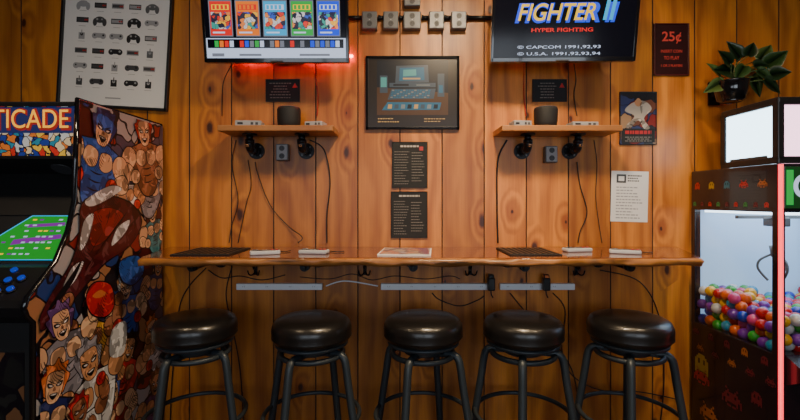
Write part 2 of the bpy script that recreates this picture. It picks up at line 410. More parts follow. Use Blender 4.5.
# ---------------------------------------------------------------- TVs
def E(name,c,s=1.2): return mat(name,tuple(x*.2 for x in c),.35,emit=s,ecol=c,spec=.3)
E_W=E('screen_white',(.62,.74,1.0),.9); E_K=mat('screen_dark',(.003,.003,.005),.12,emit=.15,ecol=(.01,.012,.03),spec=.25)
E_R=E('screen_red',(.75,.015,.01),1.0); E_Y=E('screen_yellow',(.9,.55,.01),1.1); E_B=E('screen_blue',(.01,.06,.8),1.1); E_C=E('screen_cyan',(.02,.4,.75),1.0)
E_G=E('screen_green',(.02,.40,.06),1.0); E_O=E('screen_orange',(.85,.18,.01),1.0); E_GR=E('screen_gray',(.2,.22,.28),.8); E_P=E('screen_magenta',(.55,.03,.6),1)
TVART=comic('screen_box_art',52,[(.6,.03,.02),(.75,.4,.03),(.03,.08,.45),(.5,.5,.55),(.03,.28,.25),(.01,.01,.04),(.7,.2,.05),(.02,.02,.05)],emit=.7,line=.03,dist=.03)
TILT=math.radians(9)
TW,TH=.685,.40
def tv(cx,w_,h_,zb,dep):
    b=B('wall_tv',(cx,-dep,zb),(0,0,0))
    b.box((0,.02,h_/2),(w_,.035,h_),GLB,.006); b.box((0,.05,h_*.5),(w_*.7,.05,h_*.6),BLK,.015)
    for s in (-1,1): b.box((s*(w_/2-.007),-.0005,h_/2),(.014,.008,h_-.004),GLB,.002)
    b.box((0,-.0005,.011),(w_-.004,.008,.020),GLB,.002); b.box((0,-.0005,h_-.008),(w_-.004,.008,.014),GLB,.002)
    b.box((0,-.005,.006),(.06,.003,.006),DGR,.001)
    for i in (-1,1): b.box((i*.1,.075,h_*.45),(.03,.02,h_*.5),IRON,.002)
    return b
cx=(277-400)*2.09/F
b=tv(cx,TW,TH,1.972,.21)
y=-.0012
b.quad(-TW/2+.012,TW/2-.012,.02,TH-.014,y,E_W)
cols=[(E_R,E_Y),(E_O,E_R),(E_C,E_W),(E_G,E_Y),(E_B,E_W)]
S=2.09/F
def tp(px): return (px-277)*S
def tz(py): return (62-py)*S
b.quad(-TW/2+.013,TW/2-.013,tz(38.5),TH-.014,y-.0003,E_K)
for i,(a0,a1) in enumerate(((212,235),(238,262),(265,289),(292,315),(318,341))):
    m1,m2=cols[i]
    b.quad(tp(a0),tp(a1),tz(37),tz(3),y-.0006,E_GR)
    b.quad(tp(a0+1),tp(a1-1),tz(36),tz(4),y-.0008,m1)
    b.quad(tp(a0+2),tp(a1-2),tz(30),tz(14),y-.0010,TVART)
    b.quad(tp(a0+3),tp(a1-3),tz(12),tz(7),y-.0012,m2)
    for k in range(4): b.quad(tp(a0+4+k*4),tp(a0+6.5+k*4),tz(11.4),tz(7.6),y-.0014,m1)
    b.quad(tp(a0+3),tp(a1-8),tz(34),tz(32.5),y-.0012,E_W)
b.quad(tp(209),tp(344),tz(48),tz(39.5),y-.0006,E_K)
r=random.Random(5)
for i in range(26):
    b.quad(tp(211+i*5),tp(215+i*5),tz(47),tz(41),y-.0009,r.choice([E_R,E_GR,E_B,E_K,E_K,E_G,E_GR,E_W,E_O]))
for q in ((213,225,56,53),(240,262,55.5,53.5),(300,330,55.5,53.5)): b.quad(tp(q[0]),tp(q[1]),tz(q[2]),tz(q[3]),y-.0006,E_GR)
o=b.done(); o.rotation_euler=(TILT,0,0)
def arm(cx,zb,dep):
    b=B('tv_wall_mount'); z=zb+.2
    b.box((cx,-.008,z),(.16,.014,.26),IRON,.002)
    for s in (-1,1): b.box((cx+s*.05,-.055,z),(.02,.09,.03),IRON,.003)
    b.cyl((cx-.07,-.10,z),(cx+.07,-.10,z),.01,IRON)
    b.done()
arm(cx,1.972,.21)
cx2=(562-400)*2.07/F
b=tv(cx2,TW-.02,TH,1.970,.23)
b.quad(-TW/2+.022,TW/2-.022,.02,TH-.014,y,E_K)
o2=b.done(); o2.rotation_euler=(TILT,math.radians(.8),math.radians(-4))
arm(cx2,1.97,.23)
RX=(math.pi/2,0,0)
def t2(px,z): return ((px-562)*2.03/F, -.004, z)
text(o2,'title_shadow','FIGHTER II',(t2(561,0)[0]+.004,-.003,.214),.115,E_B,RX,.47,shear=.25,off=.005)
text(o2,'title_text','FIGHTER',t2(553,.218),.105,E_Y,RX,.35,shear=.25,off=.001)
text(o2,'title_numeral','II',t2(604,.226),.13,E_C,RX,.06,shear=.2,off=.003)
text(o2,'title_top_text','STREET',t2(545,.325),.09,E_Y,RX,.30,shear=.25,off=.001)
text(o2,'subtitle_text','HYPER FIGHTING',t2(560,.142),.024,E_R,RX,.28,off=.0005)
text(o2,'credit_line_a','© CAPCOM 1991,92,93',t2(558,.066),.019,E_W,RX,.38)
text(o2,'credit_line_b','© U.S.A. 1991,92,93,94',t2(558,.036),.019,E_W,RX,.38)
LED=mat('red_led_strip',(.8,.02,.01),.4,emit=55,ecol=(1,.015,.008))
for cxx,zz,wd in ((cx+.04,2.065,.60),(cx2+.02,2.14,.25)):
    b=B('hidden_led_strip'); b.box((cxx,-.022,zz),(wd,.01,.012),LED,.002); b.done()
POTGLOW=mat('added_red_glow',(.8,.02,.01),.4,emit=25,ecol=(1,.02,.01))
b=B('hidden_led_strip'); p=P(722,88); b.box((p.x,-.012,p.z),(.05,.01,.012),POTGLOW,.002); b.done()  # unseen strip added behind the pot to redden the wall around it
# ---------------------------------------------------------------- posters
pc=P(118,20); W_,H_=.575,.83
b=B('framed_controller_poster',(pc.x,0,P(0,109).z+H_/2),(0,math.radians(3.2),0))
fw=.014
for s in (-1,1):
    b.box((s*(W_/2-fw/2),-.012,0),(fw,.022,H_),BLK,.002); b.box((0,-.012,s*(H_/2-fw/2)),(W_,.022,fw),BLK,.002)
b.box((0,-.006,0),(W_-.01,.008,H_-.01),PAP)
def ctrl(b,x,z,m,k,sc=1.0):
    y=-.0105-.0002*k
    el=lambda cx,cz,rx,rz,mm,yy:b.poly([(x+sc*(cx+rx*math.cos(a)),yy,z+sc*(cz+rz*math.sin(a))) for a in [2*math.pi*q/16 for q in range(16)]],mm)
    t_=k%4
    if t_==0:
        b.quad(x-.028*sc,x+.028*sc,z-.012*sc,z+.012*sc,y,m); b.quad(x-.025*sc,x+.025*sc,z-.007*sc,z+.007*sc,y-.0002,DGR if m is not DGR else LGR)
        el(.012,0,.004,.004,RED,y-.0004); el(.021,0,.004,.004,RED,y-.0004)
    elif t_==1:
        el(-.019,.0,.014,.014,m,y); el(.019,.0,.014,.014,m,y); b.quad(x-.02*sc,x+.02*sc,z-.009*sc,z+.013*sc,y-.0001,m); el(.02,.003,.005,.005,LGR if m is INK else INK,y-.0004); el(-.02,.003,.004,.004,LGR if m is INK else INK,y-.0004)
    elif t_==2:
        el(0,.004,.024,.015,m,y); el(-.022,-.008,.010,.018,m,y-.0001); el(.022,-.008,.010,.018,m,y-.0001); el(.01,.006,.004,.004,LGR,y-.0004); el(-.012,.006,.005,.005,LGR,y-.0004)
    else:
        b.quad(x-.014*sc,x+.014*sc,z-.019*sc,z+.012*sc,y,m); el(0,.004,.007,.007,LGR if m is not LGR else INK,y-.0003); b.quad(x-.002*sc,x+.002*sc,z+.004*sc,z+.024*sc,y-.0004,m)
rc=random.Random(11)
for r_ in range(9):
    for c_ in range(5):
        m=rc.choice([INK,INK,LGR,DGR,LGR,INK,GRY]); ctrl(b,-.18+c_*.09,-.28+r_*.0795,m,rc.randrange(4),1.12)
        b.quad(-.18+c_*.09-.018,-.18+c_*.09+.018,-.313+r_*.0795,-.311+r_*.0795,-.0108,LGR)
b.quad(-.04,.04,-.365,-.358,-.0108,LGR)
b.done(recalc=False)
def framed(name,x0,y0,x1,y1,fw,fm,bg,dep=.02):
    p0=P(x0,y1);p1=P(x1,y0); w_=p1.x-p0.x; h_=p1.z-p0.z
    b=B(name,((p0.x+p1.x)/2,0,(p0.z+p1.z)/2))
    b.box((0,-dep*.3-.001,0),(w_-.002,dep*.6,h_-.002),bg)
    if fw:
        for s in (-1,1):
            b.box((s*(w_/2-fw/2),-dep/2-.001,0),(fw,dep,h_),fm,.0015); b.box((0,-dep/2-.001,s*(h_/2-fw/2)),(w_,dep,fw),fm,.0015)
    return b,w_,h_
MATB=mat('dark_mat_board',(.018,.012,.009),.3,coat=.5)
b,w_,h_=framed('framed_computer_picture',366,57,459,130,.013,GLB,MATB)
y=-.0135
def pm(n_,c): return mat(n_,c,.3,coat=.5)
BL=pm('print_blue',(.02,.12,.24)); BL2=pm('print_slate',(.045,.07,.11)); TN=pm('print_tan',(.45,.30,.12)); TE=pm('print_teal',(.07,.32,.36)); KEY=pm('print_key',(.17,.20,.23)); NGT=pm('print_night',(.006,.009,.018)); DSK=pm('print_desk',(.07,.033,.014))
b.quad(-.185,.185,-.115,.17,y,NGT)
b.poly([(-.185,y-.0002,-.115),(.185,y-.0002,-.115),(.185,y-.0002,.0),(-.185,y-.0002,.03)],DSK)
b.poly([(-.09,y-.0003,.05),(.085,y-.0003,.055),(.08,y-.0003,.145),(-.085,y-.0003,.14)],BL2); b.poly([(-.07,y-.0006,.062),(.062,y-.0006,.066),(.06,y-.0006,.133),(-.066,y-.0006,.13)],BL)
b.poly([(-.05,y-.0009,.085),(.02,y-.0009,.09),(.018,y-.0009,.122),(-.048,y-.0009,.12)],TE); b.quad(-.05,.04,.07,.078,y-.0009,TN)
b.quad(-.12,.12,.03,.052,y-.0003,BL2); b.quad(-.10,-.02,.036,.046,y-.0006,NGT); b.quad(.02,.09,.038,.043,y-.0006,KEY)
b.poly([(-.13,y-.0003,-.035),(.11,y-.0003,-.03),(.12,y-.0003,.022),(-.11,y-.0003,.02)],BL2)
for i in range(5):
    for j in range(14): b.quad(-.115+j*.0145+i*.002,-.103+j*.0145+i*.002,-.026+i*.009,-.020+i*.009,y-.0006,BL if (i*3+j)%4 else KEY)
b.quad(.13,.165,-.02,.10,y-.0003,BL2); b.quad(.137,.157,.0,.04,y-.0006,BL); b.quad(-.17,-.13,.0,.09,y-.0003,BL2); b.quad(-.165,-.135,.03,.08,y-.0006,TE)
b.poly([(-.16,y-.0003,-.09),(.14,y-.0003,-.088),(.15,y-.0003,-.05),(-.13,y-.0003,-.048)],BL)
for j in range(8): b.poly([(-.13+j*.034,y-.0006,-.082),(-.108+j*.034,y-.0006,-.082),(-.106+j*.034,y-.0006,-.06),(-.126+j*.034,y-.0006,-.06)],[TN,BL2,KEY,NGT][j%4])
lines(b,-.18,-.06,-.158,-.126,y,2,TN,.35,seed=4); lines(b,.06,.18,-.155,-.128,y,2,TN,.3,seed=6)
b.done(recalc=False)
TXT=mat('print_offwhite',(.20,.18,.16),.6); TXT2=mat('print_white',(.45,.42,.38),.6)
for nm,(x0,y0,x1,y1) in (('menu_poster',(392,142,427.5,188)),('menu_poster',(391,191.5,427.5,238))):
    b,w_,h_=framed(nm,x0,y0,x1,y1,.003,BLK,MTB,.008)
    lines(b,-.06,.06,h_/2-.032,h_/2-.014,-.0062,1,TXT2,.5,'C',seed=int(y0))
    lines(b,-.08,.0,-h_/2+.015,h_/2-.045,-.0062,13,TXT,.22,seed=int(y0)+1); lines(b,.01,.08,-h_/2+.03,h_/2-.05,-.0062,11,TXT,.22,seed=int(y0)+2)
    if y0<150: b.quad(.05,.07,h_/2-.045,h_/2-.025,-.0064,RED)
    b.done(recalc=False)
for x0,x1 in ((266,300),(532,566.5)):
    b,w_,h_=framed('notice_sign',x0,79.5,x1,102,.002,BLK,MTB,.008)
    lines(b,-.07,.045,-.045,.045,-.0062,6,TXT,.3,'C',seed=x0)
    b.poly([(.05,-.0064,.015),(.078,-.0064,.015),(.064,-.0064,.04)],RED); b.done(recalc=False)
BOX=comic('box_art_print',16,[(.20,.02,.015),(.30,.18,.10),(.03,.04,.12),(.14,.05,.03),(.015,.015,.02)],line=.02,dist=.08)
b,w_,h_=framed('game_art_poster',619,92,656,145,.006,MTB,BOX,.01)
b.quad(-w_/2+.01,w_/2-.01,-h_/2+.012,-h_/2+.085,-.0075,MTB); lines(b,-.07,.07,-h_/2+.05,-h_/2+.08,-.008,1,RED,.6,'C',seed=2); lines(b,-.07,.07,-h_/2+.015,-h_/2+.045,-.008,3,TXT,.4,'C',seed=2)
def blob(b,pts,y,m):
    b.poly([(v.x,y,v.y) for v in crom([(q[0],q[1],0) for q in pts],5,True)],m)
blob(b,[(-.03,.08),(.03,.09),(.07,.05),(.03,.0),(.06,-.05),(.03,-.055),(0,-.01),(-.04,-.05),(-.065,-.04),(-.02,.01),(-.07,.04)],-.0076,inked('art_suit',(.42,.36,.30)))
blob(b,[(-.02,.08),(0,.105),(.02,.08),(0,.06)],-.0079,inked('art_face',(.45,.22,.11)))
b.done(recalc=False)
b,w_,h_=framed('paper_notice',610.5,171,648,222,0,MTB,PAP,.003)
b.quad(-.07,-.02,.07,.115,-.003,DGR); b.quad(-.06,-.03,.08,.105,-.0033,PAP); lines(b,-.012,.075,.075,.115,-.003,3,DGR,.5,seed=19)
lines(b,-.07,.075,-.12,.055,-.003,11,LGR,.4,seed=9); o=b.done(recalc=False); o.rotation_euler=(0,math.radians(1.5),0)
DR=mat('dark_red_sign',(.11,.010,.012),.35,coat=.3); PK=mat('sign_red_light',(.50,.05,.04),.4,emit=.1,ecol=(1,.1,.06))
b,w_,h_=framed('coin_price_sign',653,24,688,76,.006,DR,mat('sign_black_red',(.03,.005,.006),.35),.012)
o=b.done(recalc=False)
text(o,'price_text','25¢',(0,-.009,.065),.07,PK,RX,.10,off=.001); text(o,'coin_text','INSERT COIN',(0,-.009,-.01),.022,PK,RX,.11); text(o,'play_text','TO PLAY',(0,-.009,-.045),.026,PK,RX,.08); text(o,'sign_foot_text','1 OR 2 PLAYERS',(0,-.009,-.085),.018,PK,RX,.11)
# ---------------------------------------------------------------- plant
LF=[mat('leaf_green',(.026,.065,.018),.38,coat=.15),mat('leaf_dark',(.012,.032,.012),.38,coat=.15),mat('leaf_light',(.07,.12,.03),.4)]
pp=P(731,93,.13)
b=B('potted_pothos',(pp.x,-.13,pp.z-.045))
b.lathe([(0,0),(.045,0),(.06,.01),(.07,.06),(.074,.095),(.078,.1),(.072,.1),(.066,.085),(0,.083)],GLB,seg=32)
b.lathe([(0,.086),(.066,.086)],mat('potting_soil',(.03,.018,.01),.9),seg=24)
b.box((0,.095,.07),(.03,.05,.05),IRON,.003); b.box((0,.120,.07),(.06,.008,.12),IRON,.002)
def leaf(b,base,tip,width,m,nrm=Vector((0,-1,.35))):
    base=Vector(base);tip=Vector(tip); d=tip-base; L=d.length; t=d.normalized(); s=t.cross(nrm).normalized(); n=s.cross(t).normalized()
    prof=[(0,0),(-.07,.20),(.03,.38),(.2,.48),(.42,.46),(.65,.30),(.85,.13),(1,0)]
    i0=b.mi(m)
    mv=[b.bm.verts.new(base+t*L*max(0,a)+n*(-.10*L*a*a)) for a,_ in prof]
    for sg in (-1,1):
        ov=[b.bm.verts.new(base+t*L*a+s*sg*w_*width+n*(.24*w_*width-.10*L*a*a)) for a,w_ in prof]
        for k in range(len(prof)-1):
            try:
                f=b.bm.faces.new((mv[k],mv[k+1],ov[k+1],ov[k])); f.material_index=i0; f.smooth=True
            except ValueError: pass
LV=[((741,58),(728,40),.085),((748,56),(754,42),.07),((760,60),(772,44),.085),((766,66),(789,50),.09),((770,75),(792,71),.085),((764,80),(783,93),.08),((752,76),(762,97),.08),((734,72),(714,69),.085),((724,82),(704,92),.075),((745,66),(736,80),.07),((754,66),(770,64),.07),((720,76),(708,62),.07),((757,70),(776,82),.07),((731,64),(720,50),.07)]
off=Vector((pp.x,-.13,pp.z-.045))
for k,(a,c,wd) in enumerate(LV):
    da=.13+random.uniform(-.02,.05); dc=da+random.uniform(-.01,.06)
    A=P(*a,da)-off; C0=P(*c,dc)-off
    b.tube([(0,0,.085),(A.x*.4,A.y*.4,.085+(A.z-.085)*.7),A],.0022,LF[2],seg=6,res=5)
    leaf(b,A,C0,wd,LF[k%3 if k%5 else 1],Vector((random.uniform(-.5,.5),-1,random.uniform(-.1,.7))))
b.done(recalc=False)
# ---------------------------------------------------------------- arcade cabinet
AX=-1.23; AW=.70
prof=[(.02,0),(.02,1.705),(.609,1.705),(.619,1.473),(.6245,1.32),(.64,1.26),(.66,1.20),(.718,1.097),(.837,.994),(.849,.964),(.838,.935),(.813,.908),(.813,0)]
SIDEA=comic('comic_side_art',9.5,[(.08,.010,.010),(.40,.18,.08),(.012,.012,.02),(.42,.40,.41),(.02,.05,.22),(.28,.02,.015),(.5,.26,.13),(.09,.07,.12)],line=.035,dist=.16)
b=B('arcade_cabinet')
for x0 in (AX-.02,AX-AW): b.prism([(x0,-d,z) for d,z in prof],(.02,0,0),MTB)
b.poly([(AX+.0008,-d,z) for d,z in prof],SIDEA)
for x in (AX-.01,AX-AW+.01):
    b.tube([(x,-d,z) for d,z in prof[1:]],.0105,GLB,seg=8,raw=True)
xi0,xi1=AX-AW+.02,AX-.02
b.bb(xi0,xi1,-.60,-.025,1.685,1.70,MTB); b.bb(xi0,xi1,-.04,-.02,0,1.69,MTB)
MARQ=comic('marquee_art',34,[(.6,.16,.03),(.02,.04,.25),(.65,.5,.3),(.5,.03,.02),(.03,.2,.3),(.7,.42,.05),(.01,.01,.04),(.5,.5,.5)],emit=.35,line=.05,dist=.05)
b.bb(xi0,xi1,-.60,-.56,1.478,1.69,BLK); b.bb(xi0+.006,xi1-.002,-.606,-.60,1.49,1.68,MARQ)
b.bb(xi0,xi1,-.611,-.60,1.680,1.692,BLK); b.bb(xi0,xi1,-.611,-.60,1.478,1.490,BLK)
MB=mat('marquee_blue',(.015,.02,.08),.4,emit=.4,ecol=(.02,.03,.16)); b.quad(xi0+.006,xi1-.002,1.578,1.678,-.6066,MB)
b.prism([(xi0,-.60,1.478),(xi0,-.40,1.43),(xi0,-.38,1.43),(xi0,-.38,1.46),(xi0,-.58,1.49)],(xi1-xi0,0,0),MTB)
for s in (-.2,.2): b.cyl(((xi0+xi1)/2+s,-.5,1.448),((xi0+xi1)/2+s,-.502,1.444),.04,DGR)
b.prism([(xi0,-.40,1.44),(xi0,-.60,1.262),(xi0,-.58,1.25),(xi0,-.38,1.42)],(xi1-xi0,0,0),MTB)
a0=Vector((0,-.595,1.262)); a1=Vector((0,-.668,1.085))
b.prism([(xi0,a0.y,a0.z),(xi0,a1.y,a1.z),(xi0,a1.y+.03,a1.z-.01),(xi0,a0.y+.03,a0.z-.01)],(xi1-xi0,0,0),MTB)
nn=Vector((0,-.924,.381))
def scr(px,py,e):
    s=(py-218)/44.0; p=a0.lerp(a1,s); d=D+p.y
    return Vector(((px-400)*d/F,p.y,p.z))+nn*e
FG=mat('field_green',(.004,.03,.005),.3,emit=.75,ecol=(.015,.38,.03),spec=.2)
SP=E('field_magenta',(.30,.03,.45),.6); SW=E('field_white',(.5,.6,.8),.8)
b.poly([scr(33,219,.001),scr(70,219,.001),scr(59,259,.001),scr(-40,259,.001)],FG)
r=random.Random(4)
for i in range(7):
    yy=222+i*5.2; x0=33-(yy-219)*1.5
    for j in range(9):
        xx=x0+6+j*6.5+r.uniform(-1,1)
        if xx+5<68-(yy-219)*.35 and r.random()<.65: b.poly([scr(xx,yy,.0021),scr(xx+4,yy,.0021),scr(xx+3,yy+1.4,.0021),scr(xx-1,yy+1.4,.0021)],r.choice([SP,SW,SW,E_Y,SW]))
b.poly([scr(14,241,.0018),scr(62,236,.0018),scr(61,240,.0018),scr(10,246,.0018)],SP); b.poly([scr(30,227,.0018),scr(66,225,.0018),scr(65,228,.0018),scr(27,230,.0018)],SP)
for q in ((33,219,70,219),(59,259,-40,259),(33,219,-40,259),(70,219,59,259)):
    A_=scr(q[0],q[1],.002); C0=scr(q[2],q[3],.002); b.cyl(A_,C0,.0018,E_C,seg=6)
b.prism([(xi0,-.668,1.085),(xi0,-.70,1.075),(xi0,-.832,.985),(xi0,-.845,.962),(xi0,-.835,.93),(xi0,-.80,.90),(xi0,-.64,.90)],(xi1-xi0,0,0),BLK)
dn=Vector((0,-.56,.83))
def deck(x,t): return Vector((x,-.70-.132*t,1.075-.09*t))
BB=mat('lit_blue_button',(.01,.03,.25),.3,emit=.45,ecol=(.01,.06,.7))
for cxp in (-1.42,-1.75):
    p=deck(cxp-.09,.6); b.cyl(p,p+dn*.006,.03,GLB); b.cyl(p,p+dn*.06,.006,GRY); b.ball(p+dn*.068,.018,GLB)
    for i in range(3):
        for j in range(2):
            p=deck(cxp+.01+i*.04,.5+j*.33-.06*i); b.cyl(p,p+dn*.006,.016,BLK); b.cyl(p+dn*.005,p+dn*.011,.0115,BB)
    p=deck(cxp+.03,.1); b.cyl(p,p+dn*.007,.011,BB)
b.bb(xi0,xi1,-.80,-.78,.0,.905,MTB)
FA=comic('front_art',9,[(.02,.015,.02),(.16,.02,.015),(.02,.02,.02),(.20,.09,.04),(.03,.03,.08),(.015,.015,.015)],line=.05,dist=.12)
b.bb(xi0+.03,xi1-.03,-.803,-.80,.10,.80,FA)
b.bb(-1.68,-1.48,-.815,-.80,.30,.62,BLK,.004)
for x in (-1.62,-1.54): b.bb(x-.02,x+.02,-.82,-.81,.48,.56,GRY,.003)
C={k:inked('art_'+k,v) for k,v in dict(skin=(.60,.28,.13),tan=(.72,.42,.24),brown=(.30,.11,.05),maroon=(.085,.008,.012),red=(.52,.015,.015),dred=(.26,.012,.012),blue=(.02,.09,.42),navy=(.015,.025,.13),gray=(.24,.23,.27),purple=(.12,.05,.20),gold=(.62,.32,.04),teal=(.05,.20,.24),orange=(.66,.17,.04)).items()}
C['white']=inked('art_white',(.62,.62,.64)); C['black']=mat('art_black',(.005,.004,.006),.32)
def lim(z):
    pf=prof[2:]
    if z>=1.705: return .609
    for (d0,z0),(d1,z1) in zip(pf[:-1],pf[1:]):
        if z1<=z<=z0 and z0>z1: return d0+(d1-d0)*(z0-z)/(z0-z1)
    return .813
LAY=[0]
def art(pts,m,closed=True,sm=True):
    LAY[0]+=1; x=AX+.0012+.000012*LAY[0]
    q=crom([(p[0],p[1],0) for p in pts],4,True) if sm else [Vector((*p,0)) for p in pts]
    out=[]
    for v in q:
        z=min(max(v.y,.005),1.697); d=min(max(v.x,.03),lim(z)-.008); out.append((x,-d,z))
    b.poly(out,m)
def grow(pts,g):
    cx_=sum(p[0] for p in pts)/len(pts); cy_=sum(p[1] for p in pts)/len(pts); o=[]
    for p in pts:
        v=Vector((p[0]-cx_,p[1]-cy_)); L=v.length or 1; v*= (L+g)/L; o.append((cx_+v.x,cy_+v.y))
    return o
def sh(pts,m,g=.006): art(grow(pts,g),C['black']); art(pts,m)
def spx(px,py):
    d=1.23*F/(400-px); return (D-d,HZ+(200-py)*d/F)
def strip(a,c,wa,wc,m):
    a=Vector(a);c=Vector(c); t=(c-a).normalized(); n=Vector((-t.y,t.x))
    pts=[a-t*wa*.5,a+n*wa,a.lerp(c,.4)+n*(wa*1.2),c+n*wc,c+t*wc*.5,c-n*wc,a.lerp(c,.4)-n*(wa*1.2),a-n*wa]
    sh([(p.x,p.y) for p in pts],m,.004)
def fig(px,py,s,skin,hair,cloth,ang=0,arms=1,mask=None):
    c=Vector(spx(px,py)); ca,sa=math.cos(ang),math.sin(ang)
    def L(a,v):
        x=a*ca-v*sa; y_=a*sa+v*ca; return (c.x-x*s,c.y+y_*s)
    sh([L(*q) for q in ((-.55,-.4),(-.95,-.6),(-.8,-1.4),(-.35,-2.2),(.35,-2.2),(.8,-1.4),(.95,-.6),(.55,-.4),(0,-.3))],C[cloth])
    for sg in (-1,1): sh([L(*q) for q in ((sg*.08,-.65),(sg*.5,-.6),(sg*.62,-.95),(sg*.35,-1.15),(sg*.08,-1.05))],C[skin],.003)
    for k in (-1,0,1): art([L(*q) for q in ((-.3,-1.5+k*.25),(0,-1.56+k*.25),(.3,-1.48+k*.25),(0,-1.51+k*.25))],C['black'])
    for sg in (-1,1):
        sh0=L(sg*.85,-.65); el=L(sg*1.4,-1.2 if arms==1 else -.4); ha=L(sg*(.75 if arms==1 else 1.35),-1.5 if arms==1 else .45)
        strip(sh0,el,.30*s,.2*s,C[skin]); strip(el,ha,.24*s,.14*s,C[skin])
        h=Vector(ha); q=[(h.x+.27*s*math.cos(t),h.y+.25*s*math.sin(t)) for t in [k*math.pi/3 for k in range(6)]]
        sh(q,C['red'] if cloth in('blue','white') else C[skin],.004)
        for j in (-1,0,1): art([(h.x+.08*s*j-.012*s,h.y-.14*s),(h.x+.08*s*j+.012*s,h.y-.14*s),(h.x+.08*s*j+.02*s,h.y+.12*s),(h.x+.08*s*j-.004*s,h.y+.12*s)],C['black'],sm=False)
    sh([L(*q) for q in ((-.42,.0),(-.55,.35),(-.38,.42),(-.42,.68),(-.15,.65),(0,.85),(.15,.66),(.42,.72),(.36,.45),(.55,.3),(.42,.0),(.3,-.2),(-.3,-.2))],C[hair],.004)
    sh([L(*q) for q in ((-.33,.2),(-.28,.42),(0,.46),(.28,.42),(.33,.2),(.30,-.15),(.14,-.40),(-.14,-.40),(-.30,-.15))],C[skin],.003)
    if mask: art([L(*q) for q in ((-.33,.1),(-.3,.45),(.3,.45),(.33,.1),(0,.02))],C[mask])
    for sg in (-1,1):
        art([L(*q) for q in ((sg*.04,.06),(sg*.15,.15),(sg*.30,.17),(sg*.26,.05),(sg*.15,.02))],C['black'])
        art([L(*q) for q in ((sg*.08,.07),(sg*.15,.11),(sg*.24,.11),(sg*.15,.05))],C['white'])
        art([L(*q) for q in ((sg*.02,.12),(sg*.15,.2),(sg*.31,.27),(sg*.15,.16))],C['black'])
        art([L(*q) for q in ((sg*.2,-.05),(sg*.22,-.2),(sg*.16,-.3),(sg*.19,-.2))],C['black'])
    art([L(*q) for q in ((-.06,-.06),(0,.05),(.06,-.06),(0,-.09))],C['brown'])
    art([L(*q) for q in ((-.17,-.17),(0,-.14),(.17,-.17),(0,-.33))],C['black']); art([L(*q) for q in ((-.12,-.18),(0,-.16),(.12,-.18),(0,-.21))],C['white'])
fig(152,215,.085,'tan','gold','teal',.2); fig(158,268,.09,'skin','black','navy',-.2); fig(152,330,.10,'tan','orange','white',.3); fig(155,385,.11,'skin','brown','purple',-.1)
fig(125,290,.10,'tan','white','blue',.1); fig(128,350,.11,'skin','black','red',-.3,0); fig(112,395,.10,'tan','blue','dred',.2)
fig(152,172,.10,'tan','brown','gray',-.2,0); fig(122,180,.09,'skin','purple','white',.3)
fig(143,134,.13,'tan','red','brown',.15); fig(102,132,.14,'tan','navy','blue',-.25,1,'blue')
sh([spx(*q) for q in ((80,205),(100,196),(128,203),(140,222),(128,246),(104,262),(84,285),(58,315),(40,330),(38,318),(52,290),(70,262),(78,235))],C['maroon'],.008)
sh([spx(*q) for q in ((90,214),(108,208),(122,216),(108,236),(92,246),(88,232))],C['dred'],.003)
for q in (((84,200),(108,186),(120,190),(92,206)),((82,222),(92,214),(86,240),(78,250)),((116,228),(128,220),(124,232),(110,246)),((70,268),(82,262),(72,282),(60,292))): sh([spx(*v) for v in q],C['white'],.003)
for q in (((125,212),(118,224),(100,246),(84,268),(86,266),(104,240)),((108,210),(104,226),(90,250),(92,248),(106,222)),((80,260),(66,280),(48,306),(50,308),(70,284))): art([spx(*v) for v in q],C['black'])
fig(92,312,.11,'brown','black','gold',-.2,0); fig(60,326,.12,'tan','purple','gray',.2,0); fig(88,365,.14,'skin','gray','white',.2,0); fig(52,388,.12,'tan','orange','navy',-.2,1); fig(78,412,.10,'brown','red','white',.3,0)
sh([spx(*q) for q in ((84,298),(92,283),(108,285),(112,304),(104,316),(90,314))],C['red']); art([spx(*q) for q in ((90,296),(98,290),(104,294),(96,298))],C['orange'])
sh([spx(*q) for q in ((118,262),(136,256),(142,270),(132,284),(120,280))],C['blue'])
art([spx(*q) for q in ((110,330),(124,322),(122,352),(108,356))],C['white'])
arc=b.done(recalc=False)
MY=mat('marquee_letters',(.8,.35,.03),.4,emit=.8,ecol=(.95,.45,.03)); MYO=mat('marquee_letter_edge',(.3,.02,.02),.4,emit=.3,ecol=(.45,.03,.02))
text(arc,'marquee_text_outline','MULTICADE',(-1.503,-.608,1.625),.112,MYO,RX,.475,off=.004)
text(arc,'marquee_text','MULTICADE',(-1.506,-.610,1.628),.103,MY,RX,.46)
# ---------------------------------------------------------------- prize machine
MX=1.508; MR=2.108; MF=-.545
CAB=mat('machine_black',(.010,.007,.012),.25,coat=.3)
PIN=mat('chamber_wall_glow',(.35,.45,.60),.5,emit=.55,ecol=(.38,.66,1))  # chamber walls emit a mild blue-white, lamp light put into their colour
LEDW=mat('chamber_led',(.9,.95,1),.4,emit=4.5,ecol=(.7,.86,1))
LEDR=mat('edge_led_red',(1,.03,.03),.4,emit=1.9,ecol=(1,.045,.07))
b=B('ball_prize_machine')
b.bb(MX,MR,MF,-.02,.02,.70,CAB,.006); b.bb(MX,MR,MF,-.02,1.27,1.467,CAB,.006)
for x in (MX+.015,MR-.015):
    for yy in (MF+.015,-.035): b.bb(x-.015,x+.015,yy-.015,yy+.015,.69,1.28,CAB,.003)
b.bb(MX+.03,MR-.03,-.03,-.022,.70,1.27,PIN); b.bb(MR-.012,MR-.006,MF+.03,-.04,.70,1.27,PIN)
b.poly([(MX+.005,MF+.03,.70),(MX+.005,-.05,.70),(MX+.005,-.05,1.27),(MX+.005,MF+.03,1.27)],GLS); b.quad(MX+.03,MR-.03,.70,1.27,MF+.005,GLS)
b.bb(MX+.05,MR-.05,MF+.05,-.05,1.258,1.268,LEDW)
